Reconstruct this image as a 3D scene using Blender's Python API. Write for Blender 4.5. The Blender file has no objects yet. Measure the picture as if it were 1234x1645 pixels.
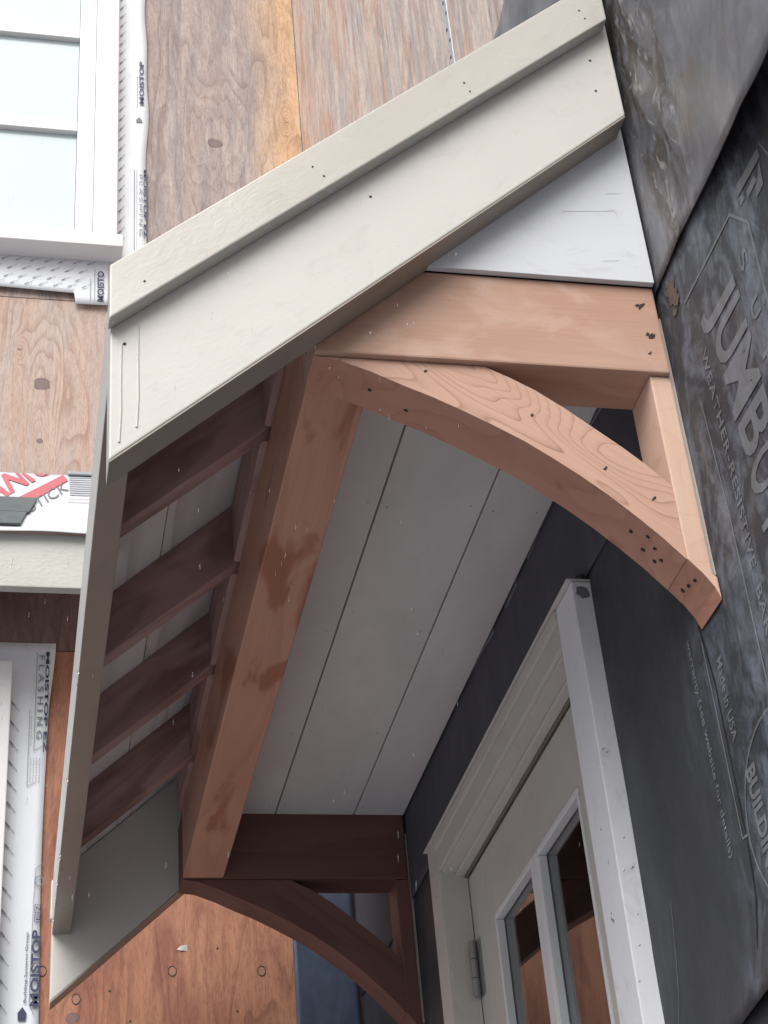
import bpy, bmesh, math, random
from mathutils import Vector, Matrix, noise

# ------------------------------------------------------------------ camera, sky, sun, exposure
SC = bpy.context.scene
COL = SC.collection
cam_d = bpy.data.cameras.new('camera')
cam = bpy.data.objects.new('camera', cam_d)
COL.objects.link(cam)
cam.matrix_world = Matrix(((0.9784009, -0.0434431, -0.2020998, -0.86),
                           (-0.1913166, -0.5605824, -0.8056955, 0.0),
                           (-0.0782917, 0.8269583, -0.5567858, 1.55),
                           (0, 0, 0, 1)))
cam_d.sensor_fit = 'VERTICAL'
cam_d.sensor_height = 24.0
cam_d.lens = 40.68
cam_d.clip_start = 0.02
cam_d.clip_end = 600
SC.camera = cam

SUN_EL, SUN_AZ = 46.0, 209.0        # azimuth the light comes from, clockwise from +Y
world = bpy.data.worlds.new('World')
SC.world = world
world.use_nodes = True
wt = world.node_tree
bg = wt.nodes['Background']
sky = wt.nodes.new('ShaderNodeTexSky')
sky.sky_type = 'NISHITA'
sky.sun_disc = False
sky.sun_elevation = math.radians(SUN_EL)
sky.sun_rotation = math.radians(SUN_AZ)
sky.air_density = 1.0
sky.dust_density = 4.0
hsv = wt.nodes.new('ShaderNodeHueSaturation')      # cloud cover takes most of the blue out
hsv.inputs['Saturation'].default_value = 0.5
wt.links.new(sky.outputs[0], hsv.inputs['Color'])
wt.links.new(hsv.outputs[0], bg.inputs['Color'])
bg.inputs['Strength'].default_value = 0.05

sun_d = bpy.data.lights.new('sun', 'SUN')
sun_d.energy = 1.5
sun_d.angle = math.radians(55)
sun_d.color = (1.0, 0.985, 0.96)
sun = bpy.data.objects.new('sun', sun_d)
COL.objects.link(sun)
az, el = math.radians(SUN_AZ), math.radians(SUN_EL)
sdir = Vector((math.sin(az) * math.cos(el), math.cos(az) * math.cos(el), math.sin(el)))
sun.rotation_euler = (-sdir).to_track_quat('-Z', 'Y').to_euler()
sun.location = (-3, -6, 9)

SC.view_settings.view_transform = 'Standard'
SC.view_settings.look = 'None'
SC.view_settings.exposure = 1.1
SC.view_settings.gamma = 1.0
SC.view_settings.use_curve_mapping = False

random.seed(7)


def lin(r, g, b):
    f = lambda c: (c / 255 / 12.92) if c / 255 <= 0.04045 else ((c / 255 + 0.055) / 1.055) ** 2.4
    return (f(r), f(g), f(b), 1.0)


# ------------------------------------------------------------------ node helper
class NT:
    def __init__(s, name):
        s.mat = bpy.data.materials.new(name)
        s.mat.use_nodes = True
        s.t = s.mat.node_tree
        s.b = s.t.nodes['Principled BSDF']

    def n(s, kind):
        return s.t.nodes.new(kind)

    def put(s, sock, v):
        if hasattr(v, 'is_output') or isinstance(v, bpy.types.NodeSocket):
            s.t.links.new(v, sock)
        else:
            sock.default_value = v

    def m(s, op, a, b=0.0, c=None, clamp=False):
        d = s.n('ShaderNodeMath'); d.operation = op; d.use_clamp = clamp
        s.put(d.inputs[0], a); s.put(d.inputs[1], b)
        if c is not None:
            s.put(d.inputs[2], c)
        return d.outputs[0]

    def vm(s, op, a, b=(0, 0, 0)):
        d = s.n('ShaderNodeVectorMath'); d.operation = op
        s.put(d.inputs[0], a); s.put(d.inputs[1], b)
        return d.outputs['Value'] if op in ('LENGTH', 'DOT_PRODUCT') else d.outputs[0]

    def gc(s, rnd=True):
        a = s.n('ShaderNodeAttribute'); a.attribute_name = 'gc'
        v = a.outputs['Vector']
        if rnd:
            o = s.n('ShaderNodeObjectInfo')
            c = s.n('ShaderNodeCombineXYZ')
            r = o.outputs['Random']
            s.put(c.inputs[0], s.m('MULTIPLY', r, 31.0))
            s.put(c.inputs[1], s.m('MULTIPLY', r, 17.3))
            s.put(c.inputs[2], s.m('MULTIPLY', r, 7.7))
            v = s.vm('ADD', v, c.outputs[0])
        return v

    def xyz(s, v):
        d = s.n('ShaderNodeSeparateXYZ'); s.put(d.inputs[0], v)
        return d.outputs

    def noise(s, v, sc=(1, 1, 1), detail=2.0, rough=0.5, dist=0.0):
        v2 = s.vm('MULTIPLY', v, sc)
        d = s.n('ShaderNodeTexNoise')
        d.inputs['Scale'].default_value = 1.0
        d.inputs['Detail'].default_value = detail
        d.inputs['Roughness'].default_value = rough
        d.inputs['Distortion'].default_value = dist
        s.put(d.inputs['Vector'], v2)
        return d.outputs[0]

    def ramp(s, f, stops):
        d = s.n('ShaderNodeValToRGB')
        e = d.color_ramp.elements
        while len(e) < len(stops):
            e.new(0.5)
        for el_, (p, c) in zip(e, stops):
            el_.position = p
            el_.color = c if not isinstance(c, (int, float)) else (c, c, c, 1)
        s.put(d.inputs[0], f)
        return d.outputs[0]

    def mix(s, f, a, b, mode='MIX'):
        d = s.n('ShaderNodeMix'); d.data_type = 'RGBA'; d.blend_type = mode
        s.put(d.inputs[0], f); s.put(d.inputs[6], a); s.put(d.inputs[7], b)
        return d.outputs[2]

    def bump(s, h, strength=0.3, dist=0.002):
        d = s.n('ShaderNodeBump')
        d.inputs['Strength'].default_value = strength
        d.inputs['Distance'].default_value = dist
        s.put(d.inputs['Height'], h)
        s.put(s.b.inputs['Normal'], d.outputs[0])

    def done(s, col, rough=0.5, spec=0.5, metal=0.0):
        s.put(s.b.inputs['Base Color'], col)
        s.put(s.b.inputs['Roughness'], rough)
        s.put(s.b.inputs['Specular IOR Level'], spec)
        s.b.inputs['Metallic'].default_value = metal
        return s.mat


def wood(name, light, mid, dark, K=9.0, ring=0.5, stain=None, stain_t=0.6, rough=0.55, su=0.9, sv=7.0, sw=None, stain_sc=(5, 12, 12), soft=0.07, thin=False):
    s = NT(name); g = s.gc()
    n1 = s.noise(g, (su, sv, sv if sw is None else sw), 1.6, 0.45, 0.25)
    ph = s.m('FRACT', s.m('MULTIPLY', n1, K))
    if thin:
        rg = s.ramp(ph, [(0, 0.0), (0.62, 0.05), (0.88, 0.35), (0.955, 1.0), (0.995, 0.05)])
        rg = s.m('MULTIPLY', rg, s.ramp(s.noise(g, (9, 30, 30), 3, 0.6), [(0.3, 0.35), (0.65, 1.0)]))
    else:
        rg = s.ramp(ph, [(0, 0.0), (0.55, 0.1), (0.86, 0.75), (0.93, 1.0), (0.985, 0.05)])
    fib = s.noise(g, (7, 260, 260), 3, 0.6)
    blo = s.noise(g, (2.2, 7, 7), 2, 0.5)
    c = s.mix(s.ramp(blo, [(0.3, 0.0), (0.72, 1.0)]), light, mid)
    c = s.mix(s.m('MULTIPLY', rg, ring), c, dark)
    c = s.mix(0.35, c, s.ramp(fib, [(0.25, 0.42), (0.75, 0.62)]), 'OVERLAY')
    r = rough
    if stain:
        st = s.noise(g, stain_sc, 3.0, 0.55, 0.6)
        sm = s.ramp(st, [(stain_t - soft / 2, 0.0), (stain_t + soft / 2, 1.0)])
        c = s.mix(s.m('MULTIPLY', sm, 0.8), c, stain)
        r = s.m('SUBTRACT', rough, s.m('MULTIPLY', sm, 0.12))
    s.bump(s.m('ADD', s.m('MULTIPLY', fib, 0.6), s.m('MULTIPLY', rg, 0.5)), 0.25, 0.0012)
    return s.done(c, r, 0.35)


def plywood(name, light, mid, dark, knots=(), K=7.0, warm=None, red=None, ring=0.6, su=1.1, sv=9.0, grey=None, streak=0.0, rough=0.6, rsoft=0.0, dirt=0.0):
    """rotary-cut fir veneer; gc = (along grain, across, 0); knots = (along, across, radius)"""
    s = NT(name); g = s.gc(False)
    o = s.xyz(g)
    n1 = s.noise(g, (su, sv, 1), 2.0, 0.5, 0.35)
    fld = s.m('MULTIPLY', n1, K)
    hole = None; rim = None
    wob = s.m('MULTIPLY', s.m('SUBTRACT', s.noise(g, (30, 30, 1), 2.0), 0.5), 0.03)
    for (ku, kv, kr) in knots:
        du = s.m('MULTIPLY', s.m('SUBTRACT', o[0], ku), 1.0)
        dv = s.m('SUBTRACT', o[1], kv)
        d2 = s.m('ADD', s.m('MULTIPLY', s.m('MULTIPLY', du, du), 0.16), s.m('MULTIPLY', dv, dv))
        gs = s.m('EXPONENT', s.m('MULTIPLY', d2, -1.0 / (kr * 3.2) ** 2))
        fld = s.m('ADD', fld, s.m('MULTIPLY', gs, 4.2))
        dd = s.m('ADD', s.m('SQRT', s.m('ADD', s.m('MULTIPLY', s.m('MULTIPLY', du, du), 1.2), s.m('MULTIPLY', dv, dv))), wob)
        h = s.ramp(s.m('DIVIDE', dd, kr), [(0.60, 1.0), (0.68, 0.0)])
        ri = s.ramp(s.m('DIVIDE', dd, kr), [(0.52, 0.0), (0.64, 1.0), (0.80, 0.0)])
        hole = h if hole is None else s.m('MAXIMUM', hole, h)
        rim = ri if rim is None else s.m('MAXIMUM', rim, ri)
    ph = s.m('FRACT', fld)
    rg = s.ramp(ph, [(0, 0.0), (0.5 - rsoft, 0.05), (0.82, 0.7), (0.92, 1.0), (0.985, 0.1)])
    rmask = s.ramp(s.noise(g, (3, 5, 1), 2.0), [(0.35, 0.25), (0.65, 1.0)])
    fib = s.noise(g, (9, 240, 1), 4, 0.62)
    blo = s.noise(g, (1.3, 5.5, 1), 3, 0.55, 0.4)
    c = s.mix(s.ramp(blo, [(0.32, 0.0), (0.68, 1.0)]), light, mid)
    if grey:
        gm = s.ramp(s.noise(g, (2.0, 22, 1), 4, 0.6, 0.8), [(0.42, 0.0), (0.62, 0.85)])
        c = s.mix(gm, c, grey)
    if red:
        rm = s.ramp(s.noise(g, (2.4, 8, 1), 3, 0.55, 0.9), [(0.5, 0.0), (0.62, 0.75)])
        c = s.mix(rm, c, red)
    if warm:                                   # (colour, v where it starts, v where it is full)
        wm = s.n('ShaderNodeMapRange')
        s.put(wm.inputs['Value'], s.m('ADD', o[1], s.m('MULTIPLY', s.m('SUBTRACT', s.noise(g, (2.5, 7, 1), 3), 0.5), 0.16)))
        wm.inputs['From Min'].default_value = warm[1]
        wm.inputs['From Max'].default_value = warm[2]
        c = s.mix(wm.outputs[0], c, warm[0])
    c = s.mix(s.m('MULTIPLY', s.m('MULTIPLY', rg, rmask), ring), c, dark)
    if streak:
        sm = s.ramp(s.noise(g, (2.2, 42, 1), 4, 0.6, 0.4), [(0.6, 0.0), (0.75, 1.0)])
        c = s.mix(s.m('MULTIPLY', sm, streak), c, dark)
        ck = s.ramp(s.noise(g, (5, 70, 1), 2, 0.5, 0.2), [(0.69, 0.0), (0.74, 1.0)])
        c = s.mix(s.m('MULTIPLY', ck, 0.8), c, lin(60, 48, 42))
    sq = s.noise(g, (22, 95, 1), 3, 0.55, 1.6)
    c = s.mix(s.m('MULTIPLY', s.ramp(sq, [(0.50, 0.0), (0.60, 1.0), (0.70, 0.0)]), 0.34), c, dark)
    c = s.mix(s.m('MULTIPLY', s.ramp(s.noise(g, (9, 38, 1), 4, 0.6, 1.0), [(0.52, 0.0), (0.70, 1.0)]), 0.35), c, tuple(min(1, x * 1.22) for x in light[:3]) + (1,))
    if dirt:
        dm = s.ramp(s.noise(g, (3.5, 9, 1), 6, 0.7, 0.5), [(0.48, 0.0), (0.72, 1.0)])
        c = s.mix(s.m('MULTIPLY', dm, dirt), c, dark)
        sp = s.ramp(s.noise(g, (60, 110, 1), 3, 0.6, 0.3), [(0.68, 0.0), (0.76, 1.0)])
        c = s.mix(s.m('MULTIPLY', sp, 0.5), c, dark)
    c = s.mix(0.4, c, s.ramp(fib, [(0.25, 0.38), (0.75, 0.64)]), 'OVERLAY')
    if hole is not None:
        c = s.mix(s.m('MULTIPLY', rim, 0.85), c, lin(62, 46, 42))
        c = s.mix(s.m('MULTIPLY', hole, 0.9), c, lin(118, 100, 100))
    s.bump(s.m('ADD', s.m('MULTIPLY', fib, 0.7), s.m('MULTIPLY', rg, -0.4)), 0.4, 0.002)
    return s.done(c, rough, 0.35)


def paint(name, col, rough=0.45, var=0.06, speck=0.0, bumpy=0.15, orange=0.0, dirt=0.0):
    s = NT(name); g = s.gc()
    lo = tuple(x * (1 - var * 1.6) for x in col[:3]) + (1,)
    c = s.mix(s.ramp(s.noise(g, (3, 6, 6), 4, 0.6), [(0.3, 0.0), (0.7, 1.0)]), lo, col)
    if speck:
        sp = s.ramp(s.noise(g, (70, 90, 90), 2, 0.5), [(0.70, 0.0), (0.78, 1.0)])
        c = s.mix(s.m('MULTIPLY', sp, speck), c, lin(150, 140, 128))
    if dirt:
        dm = s.ramp(s.noise(g, (16, 30, 30), 5, 0.65, 0.8), [(0.56, 0.0), (0.72, 1.0)])
        c = s.mix(s.m('MULTIPLY', dm, dirt), c, lin(112, 100, 90))
    r = s.ramp(s.noise(g, (5, 9, 9), 3, 0.6), [(0.3, rough - 0.12), (0.7, rough + 0.12)])
    h = s.noise(g, (60, 220, 220), 3, 0.55)
    if orange:
        h2 = s.ramp(s.noise(g, (75, 95, 95), 2, 0.5, 0.3), [(0.45, 0.0), (0.62, 1.0)])
        h = s.m('ADD', h, s.m('MULTIPLY', s.m('MULTIPLY', h2, orange), s.ramp(s.noise(g, (3.2, 5, 5), 2), [(0.42, 0.1), (0.6, 1.6)])))
    s.bump(h, bumpy, 0.0015)
    return s.done(c, r, 0.5)


def plain(name, col, rough=0.5, metal=0.0, spec=0.5, var=0.1):
    s = NT(name); g = s.gc()
    lo = tuple(x * (1 - var) for x in col[:3]) + (1,)
    c = s.mix(s.noise(g, (25, 25, 25), 3, 0.6), lo, col)
    s.bump(s.noise(g, (120, 120, 120), 2), 0.1, 0.001)
    return s.done(c, rough, spec, metal)


def paper_mat(name, base, pale, stain, rough=0.42, pale_amt=0.6, stain_amt=0.5, spec=0.5, band=None, scuff=None):
    s = NT(name); g = s.gc(False)          # gc = (y, z, x) metres
    lo = tuple(x * 0.7 for x in base[:3]) + (1,)
    c = s.mix(s.noise(g, (6, 4, 1), 4, 0.6), lo, base)
    st = s.m('ADD', s.m('MULTIPLY', s.noise(g, (14, 5, 1), 6, 0.68, 1.4), 0.6), s.m('MULTIPLY', s.noise(g, (38, 26, 1), 5, 0.65, 0.8), 0.4))
    pm = s.m('MULTIPLY', s.ramp(st, [(0.46, 0.0), (0.72, 1.0)]), pale_amt)
    if band:                                  # pale film streaks, with sky sheen painted in, on the open side
        mr = s.n('ShaderNodeMapRange')
        s.put(mr.inputs['Value'], s.m('ADD', s.xyz(g)[0], s.m('MULTIPLY', s.m('SUBTRACT', s.noise(g, (5, 3, 1), 3), 0.5), 0.3)))
        mr.inputs['From Min'].default_value = band[0]
        mr.inputs['From Max'].default_value = band[1]
        pm = s.m('MULTIPLY', pm, mr.outputs[0])
    c = s.mix(pm, c, pale)
    br = s.noise(g, (7, 5, 3), 4, 0.6, 0.5)
    c = s.mix(s.m('MULTIPLY', s.ramp(br, [(0.56, 0.0), (0.68, 1.0)]), stain_amt), c, stain)
    if scuff:                                 # scraped, rain-streaked strip along the canopy joint
        mr = s.n('ShaderNodeMapRange')
        yy_ = s.m('ADD', s.xyz(g)[0], s.m('MULTIPLY', s.m('SUBTRACT', s.noise(g, (9, 6, 1), 3), 0.5), 0.16))
        s.put(mr.inputs['Value'], s.m('ABSOLUTE', s.m('SUBTRACT', yy_, scuff[0])))
        mr.inputs['From Min'].default_value = scuff[1]
        mr.inputs['From Max'].default_value = scuff[1] * 0.35
        k_ = mr.outputs[0]
        c = s.mix(s.m('MULTIPLY', k_, s.ramp(s.noise(g, (22, 8, 1), 5, 0.65, 1.2), [(0.45, 0.0), (0.58, 0.9)])), c, lin(64, 56, 49))
        c = s.mix(s.m('MULTIPLY', k_, s.ramp(s.noise(g, (52, 15, 2), 4, 0.6, 1.5), [(0.57, 0.0), (0.66, 0.6)])), c, lin(164, 163, 163))
    sc = s.ramp(s.noise(g, (200, 9, 1), 2, 0.5, 0.3), [(0.74, 0.0), (0.78, 1.0)])
    c = s.mix(s.m('MULTIPLY', sc, 0.10), c, lin(150, 150, 155))
    r = s.ramp(s.noise(g, (9, 5, 1), 4, 0.6, 0.5), [(0.3, rough - 0.12), (0.7, rough + 0.16)])
    s.bump(s.m('ADD', s.noise(g, (11, 5, 1), 4, 0.55, 0.7), s.m('MULTIPLY', s.noise(g, (300, 300, 1), 1), 0.05)), 0.45, 0.006)
    return s.done(c, r, spec)


M = {}
M['cedar'] = wood('cedar', lin(194, 159, 140), lin(186, 147, 127), lin(164, 124, 102), K=5, ring=0.25, rough=0.36, su=0.7, sv=4,
                  stain=lin(204, 173, 157), stain_t=0.58, stain_sc=(10, 15, 15), soft=0.2)
M['cedar_grain'] = wood('cedar_figured', lin(205, 168, 149), lin(197, 158, 138), lin(128, 84, 66), K=34, ring=0.62, su=2.0, sv=7, rough=0.55, sw=0.6, thin=True)
M['cedar_wet'] = wood('cedar_wet', lin(196, 150, 128), lin(187, 139, 116), lin(162, 114, 92), K=6, ring=0.3,
                      stain=lin(158, 100, 76), stain_t=0.58, rough=0.5, stain_sc=(3.6, 13, 13), soft=0.07)
M['cedar_post'] = wood('cedar_post', lin(220, 189, 169), lin(213, 178, 156), lin(190, 150, 125), K=9, ring=0.4, su=9, sv=5, rough=0.55, thin=True)
M['cedar_edge'] = wood('cedar_edge_shaded', lin(190, 141, 120), lin(180, 129, 107), lin(150, 102, 82), K=7, ring=0.35,
                       stain=lin(140, 84, 64), stain_t=0.60, rough=0.5, stain_sc=(7, 9, 9), su=1.0, sv=34, sw=7)
M['cedar_shaded'] = wood('cedar_shaded', lin(118, 86, 79), lin(108, 76, 69), lin(80, 52, 46), K=6, ring=0.35, rough=0.55)  # cedar darkened so the far end's shadow is in the colour
M['rafter'] = wood('rafter_wood', lin(186, 158, 152), lin(172, 144, 138), lin(126, 98, 93), K=8, ring=0.45, rough=0.7,
                   stain=lin(126, 96, 90), stain_t=0.56, stain_sc=(3, 12, 12), soft=0.14)
M['deck'] = wood('roof_deck_wood', lin(240, 235, 234), lin(232, 226, 225), lin(118, 96, 88), K=6, ring=0.3, rough=0.7)
M['cream'] = paint('cream_paint', lin(209, 207, 201), 0.42, 0.03, dirt=0.10)
M['cream_wet'] = paint('cream_paint_wet', lin(197, 194, 186), 0.28, 0.04, bumpy=0.12, orange=0.3, dirt=0.10)
M['cream_rough'] = paint('cream_wood_texture', lin(190, 192, 185), 0.5, 0.04, bumpy=0.3, orange=0.6, dirt=0.1)
M['panel'] = paint('white_panel_paint', lin(217, 220, 224), 0.4, 0.03, dirt=0.15)
M['soffit'] = paint('primed_soffit', lin(226, 224, 221), 0.6, 0.09, dirt=0.07)
M['white'] = paint('white_trim_paint', lin(226, 227, 228), 0.38, 0.03)
M['door'] = paint('door_primer', lin(200, 197, 190), 0.42, 0.04, dirt=0.12)
M['door_edge'] = paint('door_casing_paint', lin(232, 234, 238), 0.45, 0.04, speck=0.25, dirt=0.25)
M['paper'] = paper_mat('asphalt_paper', lin(72, 74, 79), lin(144, 152, 166), lin(76, 72, 68), rough=0.45, spec=0.12, pale_amt=0.8, band=(1.98, 1.74))
M['paper_dark'] = paper_mat('asphalt_paper_dry', lin(92, 92, 98), lin(102, 102, 108), lin(84, 82, 81), rough=0.6, spec=0.04, pale_amt=0.3)
M['paper_up'] = paper_mat('asphalt_paper_weathered', lin(104, 104, 109), lin(146, 150, 160), lin(92, 80, 68), rough=0.42, pale_amt=0.5, stain_amt=0.7, spec=0.7, scuff=(1.635, .14))
M['paper_blue'] = paper_mat('asphalt_paper_blue', lin(66, 78, 98), lin(82, 96, 118), lin(50, 56, 68), rough=0.4, stain_amt=0.3)  # sky light on the corner strip is put into its blue base
M['print'] = paper_mat('paper_print', lin(124, 125, 128), lin(152, 158, 168), lin(104, 102, 100), rough=0.6, spec=0.1, pale_amt=0.6)
M['plyB_up'] = plywood('plywood_weathered', lin(182, 169, 162), lin(164, 147, 140), lin(104, 82, 73),
                       knots=((5.926, -0.284, 0.030), (6.06, -0.03, 0.007), (5.30, -0.42, 0.012)), grey=lin(146, 138, 138),
                       warm=(lin(208, 172, 134), -0.16, -0.04), K=9, ring=0.55, dirt=0.3)
M['plyB_mid'] = plywood('plywood_pale', lin(188, 168, 155), lin(180, 156, 142), lin(138, 104, 86),
                        knots=((4.842, -0.831, 0.034), (4.97, -0.90, 0.006), (4.63, -0.83, 0.012)), K=9, grey=lin(178, 165, 159), ring=0.6, dirt=0.1)
M['plyB_low'] = plywood('plywood_red', lin(178, 128, 102), lin(162, 110, 86), lin(98, 58, 45),
                        knots=((2.92, -0.70, 0.018),), K=8, red=lin(140, 88, 74), ring=0.5, dirt=0.3)
M['plyB_shaded'] = plywood('plywood_shaded', lin(132, 112, 108), lin(120, 98, 94), lin(84, 66, 62), K=7, ring=0.5)  # veneer darkened to paint the shade below the window roof
M['shaded_edge'] = paint('shaded_board_edge', lin(146, 135, 124), 0.4, 0.08, dirt=0.25)  # cream taken down to taupe, painting the shade under the fascia
M['shaded_rake'] = paint('shaded_rake_edge', lin(172, 160, 147), 0.4, 0.08, dirt=0.25)  # darker cream that paints shade on the rake undersides
M['plyA'] = plywood('plywood_streaked', lin(234, 218, 206), lin(222, 200, 186), lin(126, 98, 86), K=6, grey=lin(186, 180, 180),
                    red=lin(212, 166, 138), streak=0.75, su=0.9, sv=9, ring=0.3, dirt=0.25)
M['knot_fill'] = plain('veneer_plug', lin(158, 114, 94), 0.6)
M['dark'] = plain('dark_joint', lin(42, 34, 31), 0.8)
M['hole'] = plain('nail_hole_dark', lin(52, 44, 40), 0.8)
M['flash'] = paint('white_flashing_paper', lin(222, 228, 234), 0.5, 0.05, bumpy=0.2)
M['ink_grey'] = plain('grey_ink', lin(120, 126, 132), 0.6)
M['ink_blue'] = plain('blue_ink', lin(52, 58, 92), 0.6)
M['ink_pale'] = plain('pale_ink', lin(176, 182, 190), 0.6)
M['ink_red'] = plain('red_ink', lin(190, 104, 114), 0.6)
M['shingle'] = plain('asphalt_shingle', lin(104, 112, 114), 0.85, var=0.4)
M['underlay'] = paint('pale_underlayment', lin(214, 219, 226), 0.4, 0.06)
M['steel'] = plain('galvanised_steel', lin(196, 200, 206), 0.4, 0.6)
M['hinge'] = plain('hinge_metal', lin(150, 150, 148), 0.45, 0.3)
M['spacer'] = plain('glazing_spacer', lin(142, 148, 152), 0.4, 0.3)
M['caulk'] = plain('pale_caulk', lin(205, 205, 200), 0.5)
M['tape'] = plain('pale_wood_backing', lin(196, 186, 178), 0.6)
M['tear'] = plain('torn_brown_paper', lin(96, 84, 74), 0.7)
M['smear'] = plain('grey_sealant', lin(120, 124, 130), 0.25, var=0.5)
M['room'] = plain('dark_room', lin(58, 54, 52), 0.9)
M['strip'] = plain('weather_strip_vinyl', lin(120, 114, 104), 0.6)
M['nail'] = plain('painted_nail_head', lin(150, 147, 144), 0.6)
M['black'] = plain('black_rubber', lin(34, 34, 36), 0.5)

s = NT('wet_ground')
tc = s.n('ShaderNodeTexCoord')
gv = tc.outputs['Object']
gcol = s.mix(s.ramp(s.noise(gv, (1.3, 1.3, 1), 6, 0.65), [(0.35, 0.0), (0.65, 1.0)]), lin(136, 140, 148), lin(154, 158, 166))
s.bump(s.noise(gv, (14, 14, 1), 6, 0.7), 0.6, 0.03)
M['ground'] = s.done(gcol, s.ramp(s.noise(gv, (2, 2, 1), 3), [(0.4, 0.45), (0.6, 0.85)]), 0.4)

s = NT('window_glass')
s.b.inputs['Base Color'].default_value = (0.9, 0.95, 0.96, 1)
s.b.inputs['Transmission Weight'].default_value = 1.0
s.b.inputs['IOR'].default_value = 1.42
s.b.inputs['Roughness'].default_value = 0.01
M['glass'] = s.mat

s = NT('sky_pane_glass')        # opaque pane, its pale colour stands in for reflected sky
M['sky_pane'] = s.done(lin(178, 194, 198), 0.12, 0.6)

s = NT('rain_water')
s.b.inputs['Base Color'].default_value = (1, 1, 1, 1)
s.b.inputs['Transmission Weight'].default_value = 1.0
s.b.inputs['IOR'].default_value = 1.33
s.b.inputs['Roughness'].default_value = 0.02
M['water'] = s.mat

# ------------------------------------------------------------------ object helpers
WL = {}


def thing(name, label, cat, loc=(0, 0, 0), group=None, kind=None):
    o = bpy.data.objects.new(name, None)
    COL.objects.link(o)
    o.empty_display_size = 0.1
    o.location = loc
    WL[o] = Vector(loc)
    tag(o, label, cat, group, kind)
    return o


def tag(o, label=None, cat=None, group=None, kind=None):
    if label: o['label'] = label
    if cat: o['category'] = cat
    if group: o['group'] = group
    if kind: o['kind'] = kind
    return o


AX = {'x': (Vector((1, 0, 0)), Vector((0, 0, 1)), Vector((0, 1, 0))),
      'y': (Vector((0, 1, 0)), Vector((1, 0, 0)), Vector((0, 0, 1))),
      'z': (Vector((0, 0, 1)), Vector((1, 0, 0)), Vector((0, 1, 0))),
      'zy': (Vector((0, 0, 1)), Vector((0, 1, 0)), Vector((1, 0, 0))),
      'yz': (Vector((0, 1, 0)), Vector((0, 0, 1)), Vector((1, 0, 0)))}
SL = 0.902
_c = 1 / math.hypot(1, SL)
AX['slope'] = (Vector((_c, 0, SL * _c)), Vector((-SL * _c, 0, _c)), Vector((0, 1, 0)))
_d = Vector((0.80, 0, -0.60))
AX['arch'] = (_d, Vector((0.60, 0, 0.80)), Vector((0, 1, 0)))


def build(name, verts, faces, mat, parent=None, grain='x', bevel=0.0, smooth=False, mats=None, fmat=None, seg=2):
    verts = [Vector(v) for v in verts]
    lo = Vector((min(v.x for v in verts), min(v.y for v in verts), min(v.z for v in verts)))
    hi = Vector((max(v.x for v in verts), max(v.y for v in verts), max(v.z for v in verts)))
    org = (lo + hi) / 2
    org.z = lo.z
    bm = bmesh.new()
    vs = [bm.verts.new(v - org) for v in verts]
    for i, f in enumerate(faces):
        try:
            fc = bm.faces.new([vs[k] for k in f])
            if fmat: fc.material_index = fmat[i]
            fc.smooth = smooth
        except ValueError:
            pass
    if bevel:
        bmesh.ops.recalc_face_normals(bm, faces=bm.faces[:])
        ed = [e for e in bm.edges if len(e.link_faces) == 2 and e.calc_face_angle(0) > 0.5]
        bmesh.ops.bevel(bm, geom=ed, offset=bevel, segments=seg, profile=0.6, affect='EDGES', clamp_overlap=True)
    me = bpy.data.meshes.new(name)
    bm.to_mesh(me)
    bm.free()
    return link(name, me, mat, parent, org, grain, mats)


def link(name, me, mat, parent, org, grain='x', mats=None):
    ax = AX[grain] if isinstance(grain, str) else grain
    at = me.attributes.new('gc', 'FLOAT_VECTOR', 'POINT')
    buf = []
    for v in me.vertices:
        p = v.co + org
        buf += [p.dot(ax[0]), p.dot(ax[1]), p.dot(ax[2])]
    at.data.foreach_set('vector', buf)
    for mm in (mats or [mat]):
        me.materials.append(M[mm])
    o = bpy.data.objects.new(name, me)
    COL.objects.link(o)
    if parent is not None:
        o.parent = parent
        o.location = org - WL[parent]
    else:
        o.location = org
    WL[o] = Vector(org)
    return o


BOXF = [(0, 1, 3, 2), (4, 6, 7, 5), (0, 4, 5, 1), (2, 3, 7, 6), (0, 2, 6, 4), (1, 5, 7, 3)]


def box(name, x0, x1, y0, y1, z0, z1, mat, parent=None, grain='x', bevel=0.002):
    v = [(x, y, z) for x in (x0, x1) for y in (y0, y1) for z in (z0, z1)]
    return build(name, v, BOXF, mat, parent, grain, bevel)


def prism_y(name, poly, y0, y1, mat, parent=None, grain='x', bevel=0.002):
    """poly in (x, z), extruded from y0 to y1"""
    n = len(poly)
    v = [(x, y0, z) for x, z in poly] + [(x, y1, z) for x, z in poly]
    f = [tuple(range(n)), tuple(range(2 * n - 1, n - 1, -1))] + [(i, i + n, (i + 1) % n + n, (i + 1) % n) for i in range(n)]
    return build(name, v, f, mat, parent, grain, bevel)


def prism_x(name, poly, x0, x1, mat, parent=None, grain='y', bevel=0.002):
    """poly in (y, z), extruded from x0 to x1"""
    n = len(poly)
    v = [(x0, y, z) for y, z in poly] + [(x1, y, z) for y, z in poly]
    f = [tuple(range(n)), tuple(range(2 * n - 1, n - 1, -1))] + [(i, i + n, (i + 1) % n + n, (i + 1) % n) for i in range(n)]
    return build(name, v, f, mat, parent, grain, bevel)


def quads(name, polys, mat, parent=None, grain='yz'):
    """flat printed marks: a list of 3-d polygons joined in one sheet"""
    v, f = [], []
    for p in polys:
        f.append(tuple(range(len(v), len(v) + len(p))))
        v += p
    return build(name, v, f, mat, parent, grain)


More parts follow.
